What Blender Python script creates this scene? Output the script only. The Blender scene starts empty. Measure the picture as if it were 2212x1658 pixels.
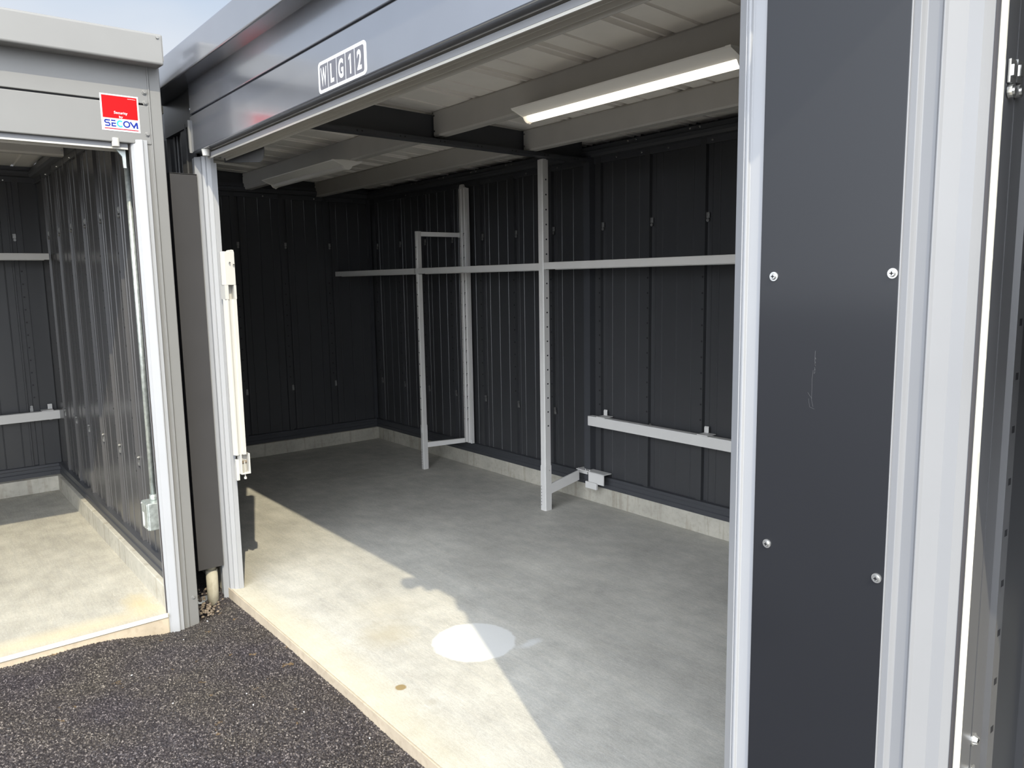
import bpy, bmesh, math, random
import numpy as np
from mathutils import Vector, Matrix
random.seed(7)
S = bpy.context.scene
C = S.collection
PI = math.pi

# ------------------------------------------------------------------ camera
def make_camera():
    yaw, pitch, roll = math.radians(51.0507), math.radians(7.6484), math.radians(-0.9572)
    f = Vector((-math.sin(yaw)*math.cos(pitch), math.cos(yaw)*math.cos(pitch), -math.sin(pitch)))
    r = Vector((math.cos(yaw), math.sin(yaw), 0)); u = r.cross(f)
    r2 = r*math.cos(roll) + u*math.sin(roll); u2 = -r*math.sin(roll) + u*math.cos(roll)
    cam = bpy.data.cameras.new('camera'); o = bpy.data.objects.new('camera', cam); C.objects.link(o)
    m = Matrix((r2, u2, -f)).transposed().to_4x4(); m.translation = Vector((6.985, -1.290, 1.6))
    o.matrix_world = m
    cam.sensor_width = 36; cam.lens = 36*1666.56/2212; cam.clip_start = 0.02; cam.clip_end = 500
    S.camera = o
make_camera()

# ------------------------------------------------------------------ sky, sun, exposure
SUN_DIR = Vector((-1.02, .385, -1.0)).normalized()
def make_world():
    w = bpy.data.worlds.new('sky'); S.world = w; w.use_nodes = True
    nt = w.node_tree; nt.nodes.clear(); N = nt.nodes.new; L = nt.links.new
    tc = N('ShaderNodeTexCoord'); sp = N('ShaderNodeSeparateXYZ'); L(tc.outputs['Generated'], sp.inputs[0])
    rp = N('ShaderNodeValToRGB'); L(sp.outputs['Z'], rp.inputs[0])
    e = rp.color_ramp.elements
    e[0].position = 0.0; e[0].color = (.66, .72, .80, 1)
    e[1].position = 1.0; e[1].color = (.16, .27, .52, 1)
    k = e.new(.30); k.color = (.60, .70, .84, 1)
    k = e.new(.55); k.color = (.36, .48, .74, 1)
    no = N('ShaderNodeTexNoise'); no.inputs['Scale'].default_value = 1.6; no.inputs['Detail'].default_value = 5
    mp = N('ShaderNodeMapping'); mp.inputs['Scale'].default_value = (1, 1, 3.2); mp.inputs['Location'].default_value = (3.1, .4, 0)
    L(tc.outputs['Generated'], mp.inputs[0]); L(mp.outputs[0], no.inputs[0])
    cr = N('ShaderNodeValToRGB'); cr.color_ramp.elements[0].position = .47; cr.color_ramp.elements[1].position = .72
    L(no.outputs[0], cr.inputs[0])
    mx = N('ShaderNodeMixRGB'); L(cr.outputs[0], mx.inputs[0]); L(rp.outputs[0], mx.inputs[1]); mx.inputs[2].default_value = (.80, .84, .90, 1)
    # bright hazy aureole around the sun
    dt = N('ShaderNodeVectorMath'); dt.operation = 'DOT_PRODUCT'; L(tc.outputs['Generated'], dt.inputs[0]); dt.inputs[1].default_value = tuple(-SUN_DIR)
    mxm = N('ShaderNodeMath'); mxm.operation = 'MAXIMUM'; L(dt.outputs['Value'], mxm.inputs[0]); mxm.inputs[1].default_value = 0
    pw = N('ShaderNodeMath'); pw.operation = 'POWER'; L(mxm.outputs[0], pw.inputs[0]); pw.inputs[1].default_value = 3
    gl = N('ShaderNodeMath'); gl.operation = 'MULTIPLY'; L(pw.outputs[0], gl.inputs[0]); gl.inputs[1].default_value = 5.6
    # pale bright haze low over the open yard side
    d2 = N('ShaderNodeVectorMath'); d2.operation = 'DOT_PRODUCT'; L(tc.outputs['Generated'], d2.inputs[0]); d2.inputs[1].default_value = tuple(Vector((.30, -.93, .20)).normalized())
    m2 = N('ShaderNodeMath'); m2.operation = 'MAXIMUM'; L(d2.outputs['Value'], m2.inputs[0]); m2.inputs[1].default_value = 0
    p2 = N('ShaderNodeMath'); p2.operation = 'POWER'; L(m2.outputs[0], p2.inputs[0]); p2.inputs[1].default_value = 3
    g2 = N('ShaderNodeMath'); g2.operation = 'MULTIPLY_ADD'; L(p2.outputs[0], g2.inputs[0]); g2.inputs[1].default_value = 4.4; L(gl.outputs[0], g2.inputs[2])
    gl = g2
    bg = N('ShaderNodeBackground'); bg.inputs[1].default_value = 1.0; L(mx.outputs[0], bg.inputs[0])
    b2 = N('ShaderNodeBackground'); b2.inputs[0].default_value = (.90, .94, 1, 1); L(gl.outputs[0], b2.inputs[1])
    ad = N('ShaderNodeAddShader'); L(bg.outputs[0], ad.inputs[0]); L(b2.outputs[0], ad.inputs[1])
    out = N('ShaderNodeOutputWorld'); L(ad.outputs[0], out.inputs[0])
make_world()
def make_sun():
    l = bpy.data.lights.new('sun', 'SUN'); l.energy = 4.3; l.angle = math.radians(.55); l.color = (1.0, .90, .68)
    o = bpy.data.objects.new('sun', l); C.objects.link(o)
    o.rotation_euler = SUN_DIR.to_track_quat('-Z', 'Y').to_euler(); o.location = (9, -3, 7)
make_sun()
S.view_settings.view_transform = 'Standard'; S.view_settings.look = 'None'
S.view_settings.exposure = 0.0; S.view_settings.gamma = 1.0; S.view_settings.use_curve_mapping = False
try:
    S.cycles.max_bounces = 12; S.cycles.diffuse_bounces = 6; S.cycles.glossy_bounces = 6
except Exception: pass

# ------------------------------------------------------------------ materials
def mat(name, col, rough=.5, metal=0., spec=.5, noise=0., nscale=8., bump=0., bscale=200., coat=0., coat_r=.08, emis=None, est=1.):
    m = bpy.data.materials.new(name); m.use_nodes = True
    nt = m.node_tree; b = nt.nodes['Principled BSDF']; N = nt.nodes.new; L = nt.links.new
    b.inputs['Base Color'].default_value = (*col, 1); b.inputs['Roughness'].default_value = rough
    b.inputs['Metallic'].default_value = metal; b.inputs['Specular IOR Level'].default_value = spec
    b.inputs['Coat Weight'].default_value = coat; b.inputs['Coat Roughness'].default_value = coat_r
    tc = N('ShaderNodeTexCoord')
    no = N('ShaderNodeTexNoise'); no.inputs['Scale'].default_value = nscale; no.inputs['Detail'].default_value = 4
    L(tc.outputs['Object'], no.inputs['Vector'])
    rp = N('ShaderNodeValToRGB'); a, c = rp.color_ramp.elements; a.position = .3; c.position = .7
    n = max(noise, .015)
    a.color = (*[x*(1-n) for x in col], 1); c.color = (*[min(1, x*(1+n)) for x in col], 1)
    L(no.outputs[0], rp.inputs[0]); L(rp.outputs[0], b.inputs['Base Color'])
    if bump:
        n2 = N('ShaderNodeTexNoise'); n2.inputs['Scale'].default_value = bscale; L(tc.outputs['Object'], n2.inputs['Vector'])
        bp = N('ShaderNodeBump'); bp.inputs['Strength'].default_value = bump; bp.inputs['Distance'].default_value = .002
        L(n2.outputs[0], bp.inputs['Height']); L(bp.outputs[0], b.inputs['Normal'])
    if emis:
        b.inputs['Emission Color'].default_value = (*emis, 1); b.inputs['Emission Strength'].default_value = est
    return m
M = {}
M['fascia'] = mat('grey_gloss_paint', (.325, .335, .365), rough=.20, metal=.75, coat=.3, noise=.02)
M['fascia_left'] = mat('grey_satin_paint', (.160, .159, .153), rough=.42, noise=.02, bump=.03, bscale=900)
M['cover'] = mat('dark_grey_cover_paint', (.037, .0355, .0365), rough=.45, noise=.04)
M['silver_lifted'] = mat('silver_jamb_paint_lifted', (.285, .290, .30), rough=.38, spec=.4, noise=.015)  # lighter copy of the silver jamb paint, brightness put into the colour
M['char'] = mat('charcoal_panel_paint', (.0075, .0083, .0110), rough=.6, spec=.3, coat=.62, coat_r=.14, noise=.04, nscale=3)
M['wall'] = mat('dark_ribbed_sheet_paint', (.040, .041, .044), rough=.34, noise=.03)
M['wall_shiny'] = mat('shiny_ribbed_sheet_paint', (.062, .061, .062), rough=.26, noise=.03)
M['wall_light'] = mat('dark_grey_column_paint', (.075, .075, .077), rough=.35, noise=.03)
M['rail'] = mat('dark_rail_paint', (.045, .047, .053), rough=.4, noise=.03)
M['silver'] = mat('silver_jamb_paint', (.192, .195, .202), rough=.38, metal=.0, spec=.4, noise=.015)
M['track'] = mat('beige_aluminium', (.50, .48, .43), rough=.35, metal=.3, noise=.02)
M['post'] = mat('light_grey_post_paint', (.56, .55, .53), rough=.4, noise=.02)
M['purlin'] = mat('grey_purlin_paint', (.43, .415, .39), rough=.42, noise=.03)
M['roof'] = mat('beige_roof_sheet', (.87, .84, .79), rough=.33, noise=.03)
M['lampwhite'] = mat('lamp_enamel', (.85, .83, .78), rough=.35, noise=.01)
M['white'] = mat('white_enamel', (.43, .42, .39), rough=.35, noise=.01)
M['vinyl'] = mat('white_vinyl', (.62, .62, .62), rough=.4)
M['lampoff'] = mat('lamp_diffuser_off', (.74, .72, .68), rough=.4)
M['lampon'] = mat('lamp_diffuser_lit', (.85, .83, .78), rough=.4, emis=(1, .90, .76), est=2.0)
M['clip'] = mat('dull_zinc_clip', (.34, .34, .33), rough=.4, metal=.85, noise=.1, nscale=60)
M['zinc'] = mat('zinc_plate', (.62, .62, .60), rough=.25, metal=.9, noise=.1, nscale=60)
M['galv'] = mat('galvanised_steel', (.50, .54, .52), rough=.38, metal=.7, noise=.25, nscale=45)
M['black'] = mat('black_gap', (.006, .006, .008), rough=.7)
M['dark_matt'] = mat('dark_matt_finish', (.05, .045, .045), rough=.6)
M['red'] = mat('sign_red', (.46, .001, .003), rough=.6, spec=.15)
M['red2'] = mat('sign_red_line', (.36, .004, .02), rough=.6, spec=.15)
M['blue'] = mat('sign_blue', (.008, .022, .20), rough=.6, spec=.15)
M['cyan'] = mat('sign_cyan', (.03, .40, .44), rough=.6, spec=.2)
M['signgrey'] = mat('sign_grey', (.11, .11, .125), rough=.4)
M['pebble'] = mat('brown_gravel', (.17, .135, .10), rough=.8, noise=.5, nscale=40)
M['cladfar'] = mat('far_wall', (.22, .22, .23), rough=.6)

def concrete(name, base, floor=False, stain=None, drips=True):
    m = bpy.data.materials.new(name); m.use_nodes = True
    nt = m.node_tree; b = nt.nodes['Principled BSDF']; N = nt.nodes.new; L = nt.links.new
    b.inputs['Roughness'].default_value = .72; b.inputs['Specular IOR Level'].default_value = .35
    geo = N('ShaderNodeNewGeometry'); P = geo.outputs['Position']
    def noise(scale, vec=(1, 1, 1), detail=5, rot=0, dist=0.):
        mp = N('ShaderNodeMapping'); mp.inputs['Scale'].default_value = vec; mp.inputs['Rotation'].default_value = (0, 0, rot)
        L(P, mp.inputs[0]); n = N('ShaderNodeTexNoise'); n.inputs['Scale'].default_value = scale
        n.inputs['Detail'].default_value = detail; n.inputs['Distortion'].default_value = dist
        L(mp.outputs[0], n.inputs['Vector']); return n.outputs[0]
    def ramp(s, p0, p1, c0, c1):
        r = N('ShaderNodeValToRGB'); a, c = r.color_ramp.elements; a.position = p0; c.position = p1
        a.color = (*c0, 1); c.color = (*c1, 1); L(s, r.inputs[0]); return r.outputs[0]
    def mul(a, bb, f=1.):
        x = N('ShaderNodeMixRGB'); x.blend_type = 'MULTIPLY'; x.inputs[0].default_value = f; L(a, x.inputs[1]); L(bb, x.inputs[2]); return x.outputs[0]
    def mixc(fac, a, col):
        x = N('ShaderNodeMixRGB'); L(fac, x.inputs[0]); L(a, x.inputs[1]); x.inputs[2].default_value = (*col, 1); return x.outputs[0]
    c = ramp(noise(2.2), .3, .75, [x*.86 for x in base], [x*1.10 for x in base])
    c = mul(c, ramp(noise(9, detail=9), .3, .7, (.87, .87, .86), (1.07, 1.07, 1.06)))
    if floor:
        c = mul(c, ramp(noise(5, (1, 9, 1), rot=.5, dist=1.2), .35, .65, (.92, .93, .94), (1.03, 1.025, 1.01)), .8)
        c = mul(c, ramp(noise(7, (1, 12, 1), rot=-.9, dist=2.0), .35, .62, (.94, .94, .935), (1.02, 1.02, 1.02)), .8)
        c = mul(c, ramp(noise(48, (1, 2.2, 1), detail=7, rot=.4), .3, .7, (.91, .91, .905), (1.06, 1.06, 1.055)))
        c = mul(c, ramp(noise(190, detail=3), .25, .7, (.86, .86, .86), (1.07, 1.07, 1.07)))
        # trowel scratches
        for rot, sc in ((.35, 22), (1.9, 17)):
            s = noise(sc, (1, 14, 1), rot=rot, dist=1.5)
            c = mixc(ramp(s, .665, .69, (0, 0, 0), (.6, .6, .6)), c, [x*1.22 for x in base])
    else:
        c = mul(c, ramp(noise(35, detail=6), .28, .5, (.86, .85, .83), (1.0, 1.0, 1.0)))
        st = noise(14, (1.6, 1.6, .18), detail=4)
        if drips: c = mul(c, ramp(st, .36, .44, (.84, .82, .79), (1, 1, 1)))
    def blob(center, r, col, soft=.012, ragged=.02, strength=1., asp=(1, 1)):
        nonlocal c
        sub = N('ShaderNodeVectorMath'); sub.operation = 'SUBTRACT'; L(P, sub.inputs[0]); sub.inputs[1].default_value = (*center, 0)
        sc = N('ShaderNodeVectorMath'); sc.operation = 'MULTIPLY'; L(sub.outputs[0], sc.inputs[0]); sc.inputs[1].default_value = (asp[0], asp[1], 0)
        ln = N('ShaderNodeVectorMath'); ln.operation = 'LENGTH'; L(sc.outputs[0], ln.inputs[0])
        n = noise(18, detail=6)
        ad = N('ShaderNodeMath'); ad.operation = 'MULTIPLY_ADD'; L(n, ad.inputs[0]); ad.inputs[1].default_value = ragged*2; L(ln.outputs['Value'], ad.inputs[2])
        mr = N('ShaderNodeMapRange'); L(ad.outputs[0], mr.inputs[0]); mr.inputs[1].default_value = r-soft+ragged; mr.inputs[2].default_value = r+soft+ragged
        mr.inputs[3].default_value = strength; mr.inputs[4].default_value = 0
        c = mixc(mr.outputs[0], c, col)
    for s in (stain or []): blob(*s[:3], **s[3])
    L(c, b.inputs['Base Color'])
    bp = N('ShaderNodeBump'); bp.inputs['Strength'].default_value = .25 if not floor else .12; bp.inputs['Distance'].default_value = .003
    L(noise(120 if not floor else 260, detail=4), bp.inputs['Height']); L(bp.outputs[0], b.inputs['Normal'])
    return m
CB = (.475, .460, .420)
M['floor'] = concrete('trowelled_concrete', CB, True, [
    ((4.00, .36), .10, (.36, .315, .215), dict(soft=.07, ragged=.05, strength=.5)),
    ((3.75, .50), .12, (.40, .36, .27), dict(soft=.09, ragged=.05, strength=.3)),
    ((3.40, .02), .30, (.53, .46, .29), dict(soft=.25, ragged=.08, strength=.35, asp=(.35, 3))),
    ((4.70, .04), .30, (.50, .45, .31), dict(soft=.25, ragged=.08, strength=.3, asp=(.35, 3))),
    ((4.32, .62), .185, (.60, .60, .575), dict(soft=.006, ragged=.018, strength=.9)),
    ((4.50, .80), .022, (.60, .61, .60), dict(soft=.01, ragged=.02, strength=.6, asp=(1, .4))),
    ((4.447, .166), .022, (.235, .17, .075), dict(soft=.003, ragged=.006, strength=.95)),
    ((4.62, .20), .022, (.33, .31, .26), dict(soft=.012, ragged=.012, strength=.5)),
    ((1.15, 1.75), .06, (.36, .34, .26), dict(soft=.05, ragged=.04, strength=.35)),
    ((1.6, 1.35), .10, (.39, .375, .33), dict(soft=.08, ragged=.05, strength=.35))])
M['floor_left'] = concrete('cream_concrete', (.41, .39, .34), True, [
    ((2.86, -.42), .07, (.50, .40, .20), dict(soft=.05, ragged=.05, strength=.5, asp=(.6, 1.3))),
    ((3.0, -.8), .35, (.56, .46, .28), dict(soft=.25, ragged=.08, strength=.45, asp=(5, .6)))])
M['curb'] = concrete('cast_concrete_kerb', (.43, .41, .355))
M['slabface'] = concrete('stained_concrete_edge', (.42, .355, .27), drips=False)
M['strip'] = mat('white_edge_strip', (.78, .74, .62), rough=.5, noise=.05)
M['pier'] = concrete('splashed_concrete', (.40, .37, .29))

def asphalt():
    m = bpy.data.materials.new('open_graded_asphalt'); m.use_nodes = True
    nt = m.node_tree; b = nt.nodes['Principled BSDF']; N = nt.nodes.new; L = nt.links.new
    geo = N('ShaderNodeNewGeometry'); P = geo.outputs['Position']
    v = N('ShaderNodeTexVoronoi'); v.inputs['Scale'].default_value = 205; L(P, v.inputs['Vector'])
    sp = N('ShaderNodeSeparateColor'); L(v.outputs['Color'], sp.inputs[0])
    r = N('ShaderNodeValToRGB'); L(sp.outputs[0], r.inputs[0])
    e = r.color_ramp.elements; e[0].position = 0; e[0].color = (.016, .015, .017, 1); e[1].position = 1; e[1].color = (.19, .178, .172, 1)
    k = e.new(.60); k.color = (.034, .031, .033, 1)
    k = e.new(.86); k.color = (.080, .074, .073, 1)
    n = N('ShaderNodeTexNoise'); n.inputs['Scale'].default_value = 3.2; n.inputs['Detail'].default_value = 6; L(P, n.inputs['Vector'])
    r2 = N('ShaderNodeValToRGB'); L(n.outputs[0], r2.inputs[0]); a, c = r2.color_ramp.elements
    a.position = .35; a.color = (.92, .86, .90, 1); c.position = .7; c.color = (1.15, 1.08, .92, 1)
    x = N('ShaderNodeMixRGB'); x.blend_type = 'MULTIPLY'; x.inputs[0].default_value = 1; L(r.outputs[0], x.inputs[1]); L(r2.outputs[0], x.inputs[2])
    # a few sandy crumbs
    n3 = N('ShaderNodeTexNoise'); n3.inputs['Scale'].default_value = 14; n3.inputs['Detail'].default_value = 7; L(P, n3.inputs['Vector'])
    r3 = N('ShaderNodeValToRGB'); L(n3.outputs[0], r3.inputs[0]); r3.color_ramp.elements[0].position = .69; r3.color_ramp.elements[1].position = .76
    y = N('ShaderNodeMixRGB'); L(r3.outputs[0], y.inputs[0]); L(x.outputs[0], y.inputs[1]); y.inputs[2].default_value = (.20, .13, .055, 1)
    L(y.outputs[0], b.inputs['Base Color']); b.inputs['Roughness'].default_value = .42; b.inputs['Specular IOR Level'].default_value = .5
    return m
M['asphalt'] = asphalt()

# ------------------------------------------------------------------ helpers
def link(name, bm, m, parent=None, bevel=0., smooth=False):
    me = bpy.data.meshes.new(name)
    bmesh.ops.recalc_face_normals(bm, faces=bm.faces); bm.to_mesh(me); bm.free()
    ms = m if isinstance(m, (list, tuple)) else [m]
    for q in ms: me.materials.append(M[q])
    if smooth:
        for p in me.polygons: p.use_smooth = True
    o = bpy.data.objects.new(name, me); C.objects.link(o)
    if parent is not None: o.parent = parent
    if bevel:
        b = o.modifiers.new('bevel', 'BEVEL'); b.width = bevel; b.segments = 2; b.limit_method = 'ANGLE'
    return o
def thing(name, label, cat, loc=(0, 0, 0), group=None):
    # an Empty whose parts keep scene coordinates
    o = bpy.data.objects.new(name, None); C.objects.link(o); o.empty_display_size = .1
    o['label'] = label; o['category'] = cat
    if group: o['group'] = group
    return o
def tag(o, label, cat, group=None, kind=None):
    o['label'] = label; o['category'] = cat
    if group: o['group'] = group
    if kind: o['kind'] = kind
    return o
def struct(o, label=None, cat='wall'):
    o['kind'] = 'structure'; o['category'] = cat
    if label: o['label'] = label
    return o
def box(bm, x0, x1, y0, y1, z0, z1, mi=0):
    vs = [bm.verts.new((x, y, z)) for x in (x0, x1) for y in (y0, y1) for z in (z0, z1)]
    for f in ((0, 1, 3, 2), (4, 6, 7, 5), (0, 4, 5, 1), (2, 3, 7, 6), (0, 2, 6, 4), (1, 5, 7, 3)):
        fc = bm.faces.new([vs[i] for i in f]); fc.material_index = mi
    return vs
def B(*boxes):
    bm = bmesh.new()
    for b in boxes: box(bm, *b)
    return bm
def prism(bm, poly, fn, a, b, mi=0):
    """closed polygon poly [(p,q)] swept from a to b; fn(p,q,t)->xyz"""
    A = [bm.verts.new(fn(p, q, a)) for p, q in poly]; Z = [bm.verts.new(fn(p, q, b)) for p, q in poly]
    n = len(poly)
    for i in range(n):
        j = (i+1) % n
        f = bm.faces.new((A[i], A[j], Z[j], Z[i])); f.material_index = mi
    f = bm.faces.new(A[::-1]); f.material_index = mi
    f = bm.faces.new(Z); f.material_index = mi
    return bm
def ribbon(line, th):
    """open polyline to closed strip polygon of thickness th (offset to the left)"""
    off = []
    n = len(line)
    for i, (p, q) in enumerate(line):
        d0 = Vector(line[i])-Vector(line[max(0, i-1)]); d1 = Vector(line[min(n-1, i+1)])-Vector(line[i])
        ns = []
        for d in (d0, d1):
            if d.length > 1e-9: d = d.normalized(); ns.append(Vector((-d.y, d.x)))
        nn = sum(ns, Vector((0, 0))); nn.normalize(); k = 1/max(.35, nn.dot(ns[0]))
        off.append((p+nn.x*th*k, q+nn.y*th*k))
    return list(line)+off[::-1]
def cyl(bm, p0, p1, r, n=16, mi=0, r2=None):
    p0, p1 = Vector(p0), Vector(p1); d = (p1-p0).normalized()
    a = d.orthogonal().normalized(); b = d.cross(a); r2 = r if r2 is None else r2
    A = [bm.verts.new(p0+(a*math.cos(2*PI*i/n)+b*math.sin(2*PI*i/n))*r) for i in range(n)]
    Z = [bm.verts.new(p1+(a*math.cos(2*PI*i/n)+b*math.sin(2*PI*i/n))*r2) for i in range(n)]
    for i in range(n):
        j = (i+1) % n; f = bm.faces.new((A[i], A[j], Z[j], Z[i])); f.material_index = mi
    f = bm.faces.new(A[::-1]); f.material_index = mi
    f = bm.faces.new(Z); f.material_index = mi
    return bm
def pan_screw(pos, nrm, r=.009, h=.004, m='zinc', name='screw', parent=None, cross=True):
    """washer head screw sitting on a surface at pos, facing nrm"""
    n = Vector(nrm).normalized(); p = Vector(pos); bm = bmesh.new()
    cyl(bm, p-n*.001, p+n*.0015, r, 20); cyl(bm, p+n*.0015, p+n*h, r*.72, 16, r2=r*.55)
    if cross:
        a = Vector((0, 0, 1)); b = n.cross(a)
        for q, w in ((a, b), (b, a)):
            o = p+n*(h+.0002); q = q*r*.38; w = w*r*.1
            f = bm.faces.new([bm.verts.new(o+q+w), bm.verts.new(o-q+w), bm.verts.new(o-q-w), bm.verts.new(o+q-w)]); f.material_index = 1
    return link(name, bm, [m, 'black'], parent)
def hex_bolt(pos, nrm, m, parent, r=.011):
    n = Vector(nrm).normalized(); p = Vector(pos); bm = bmesh.new()
    cyl(bm, p-n*.001, p+n*.002, r, 20); cyl(bm, p+n*.002, p+n*.008, r*.66, 6)
    return link('bolt', bm, m, parent, bevel=.001)

# ------------------------------------------------------------------ ground and asphalt
def asphalt_mesh():
    x0, x1, y0, y1, st = 2.86, 5.16, -1.9, -.002, .0035
    nx, ny = int((x1-x0)/st), int((y1-y0)/st)
    X, Y = np.meshgrid(np.linspace(x0, x1, nx), np.linspace(y0, y1, ny))
    rng = np.random.RandomState(3); cs = .0064
    gx, gy = int((x1-x0)/cs)+4, int((y1-y0)/cs)+4
    jx, jy, hh = rng.rand(gx, gy), rng.rand(gx, gy), rng.rand(gx, gy)
    ix = ((X-x0)/cs).astype(int)+1; iy = ((Y-y0)/cs).astype(int)+1
    H = np.zeros_like(X)
    for a in (-1, 0, 1):
        for b in (-1, 0, 1):
            cx, cy = ix+a, iy+b
            px = x0+(cx-1+jx[cx, cy])*cs; py = y0+(cy-1+jy[cx, cy])*cs
            d2 = ((X-px)**2+(Y-py)**2)/(cs*.62)**2
            H = np.maximum(H, (1-d2)*(.35+.65*hh[cx, cy]))
    H = np.clip(H, 0, 1)
    base = -.040-.055*np.exp(-(((X-3.05)/.17)**2+((Y+.30)/.24)**2))-.045*np.exp(-(((X-2.92)/.12)**2+((Y+.12)/.08)**2))
    base += .004*np.sin(X*7+Y*3)*np.cos(Y*9-X*2)
    Z = base-.008+H*.0085
    keep_v = ~((X < 3.07) & (Y < -.22))
    co = np.stack([X, Y, Z], -1).reshape(-1, 3)
    idx = np.arange(nx*ny).reshape(ny, nx)
    q = np.stack([idx[:-1, :-1], idx[:-1, 1:], idx[1:, 1:], idx[1:, :-1]], -1).reshape(-1, 4)
    kv = keep_v.reshape(-1); q = q[kv[q].all(1)]
    far = 40.
    extra = np.array([(-far, -far, 0), (far, -far, 0), (far, far, 0), (-far, far, 0), (x0, y0, 0), (x1, y0, 0), (x1, y1, 0), (x0, y1, 0)], float)
    extra[:, 2] = -.050
    n0 = len(co); co = np.vstack([co, extra])
    q2 = np.array([(0, 1, 5, 4), (1, 2, 6, 5), (2, 3, 7, 6), (3, 0, 4, 7)])+n0
    # keep the far ground lower under the buildings behind the facade
    q = np.vstack([q, q2])
    me = bpy.data.meshes.new('asphalt_paving')
    me.vertices.add(len(co)); me.vertices.foreach_set('co', co.ravel())
    me.loops.add(q.size); me.loops.foreach_set('vertex_index', q.ravel())
    me.polygons.add(len(q)); me.polygons.foreach_set('loop_start', np.arange(len(q))*4); me.polygons.foreach_set('loop_total', np.full(len(q), 4))
    me.update(); me.validate(); me.materials.append(M['asphalt'])
    o = bpy.data.objects.new('asphalt_paving', me); C.objects.link(o)
    struct(o, 'dark coarse open-graded asphalt in front of the garages', 'ground')
asphalt_mesh()

def chips():
    bm = bmesh.new(); rs = random.Random(5)
    for (x, y) in ((4.02, -.30), (4.12, -.31), (4.62, -.07), (3.35, -.35), (3.55, -.62), (3.22, -.2), (4.3, -.18), (3.9, -.55)):
        r = rs.uniform(.003, .005); mt = Matrix.Translation((x, y, -.037)) @ Matrix.Rotation(rs.random()*3, 4, 'Z') @ Matrix.Diagonal((1, .7, .6, 1))
        bmesh.ops.create_icosphere(bm, subdivisions=1, radius=r, matrix=mt)
    o = link('stone_chips', bm, 'vinyl'); tag(o, 'tiny white stone chips scattered on the dark asphalt', 'stone chips', kind='stuff')
chips()
def gravel():
    bm = bmesh.new(); rs = random.Random(11)
    for i in range(110):
        x = rs.uniform(2.80, 3.06); y = rs.uniform(-.185, -.105) if i % 3 else rs.uniform(-.185, -.02)
        if (x-2.895)**2+(y+.066)**2 < .046**2: x = 3.0+rs.uniform(-.05, .05); r = rs.uniform(.006, .013)
        mt = Matrix.Translation((x, y, -.088+rs.uniform(0, .02)+.05*max(0, (2.98-x)/.2))) @ Matrix.Rotation(rs.random()*3, 4, 'Z') @ Matrix.Diagonal((1, rs.uniform(.6, .9), rs.uniform(.5, .8), 1))
        bmesh.ops.create_icosphere(bm, subdivisions=1, radius=r, matrix=mt)
    o = link('gravel', bm, 'pebble'); tag(o, 'brown gravel lying in the narrow gap between the two buildings', 'gravel', kind='stuff')
gravel()

# ------------------------------------------------------------------ floors, kerbs
struct(link('floor', B((-.20, 6.30, .004, 2.80, -.30, 0)), 'floor'), 'smooth grey trowelled concrete floor of the open garage', 'floor')
struct(link('floor', B((-.20, 3.085, -3.30, -.20, -.30, 0)), 'floor_left'), 'cream concrete floor of the left garage', 'floor')
struct(link('floor', B((6.40, 9.75, .004, 2.80, -.30, 0)), 'floor'), 'concrete floor of the garage on the right', 'floor')
struct(link('trim_1', B((2.95, 6.10, -.004, .004, -.25, -.0005)), 'slabface', bevel=.002), 'pale concrete edge face along the front of the main floor', 'slab edge')
struct(link('trim_2', B((3.083, 3.099, -3.2, -.348, -.014, .002)), 'strip', bevel=.001), 'white edge strip along the front of the left concrete floor', 'edge strip')
struct(link('trim_3', B((3.083, 3.091, -3.25, -.346, -.25, -.014)), 'slabface'), 'orange stained concrete face below the left white strip', 'slab edge')
struct(link('baseboard_back', B((-.18, 6.30, 2.571, 2.76, 0, .122)), 'curb', bevel=.004), 'raw concrete kerb under the back wall', 'kerb')
struct(link('baseboard_left', B((-.18, 0., .0, 2.571, 0, .122)), 'curb', bevel=.004), 'raw concrete kerb under the far left wall', 'kerb')
struct(link('baseboard_right', B((6.17, 6.30, .06, 2.571, 0, .122)), 'curb', bevel=.004), 'raw concrete kerb under the right party wall', 'kerb')
struct(link('baseboard_front', B((0, 2.86, .0, .09, 0, .122)), 'curb', bevel=.004), 'raw concrete kerb behind the corner cover plate', 'kerb')
struct(link('baseboard_left', B((0.03, 3.06, -.338, -.20, -.25, .118)), 'curb', bevel=.004), 'cream concrete kerb on the right side of the left garage', 'kerb')
struct(link('baseboard_back', B((-.18, .03, -3.30, -.20, 0, .118)), 'curb', bevel=.004), 'raw concrete kerb under the left garage back wall', 'kerb')
struct(link('baseboard_left', B((6.42, 6.50, .06, 2.571, 0, .122)), 'curb', bevel=.004), 'raw concrete kerb inside the right-hand garage', 'kerb')
struct(link('baseboard_back', B((6.50, 9.75, 2.571, 2.76, 0, .122)), 'curb', bevel=.004), 'raw concrete kerb under the right-hand garage back wall', 'kerb')

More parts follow.
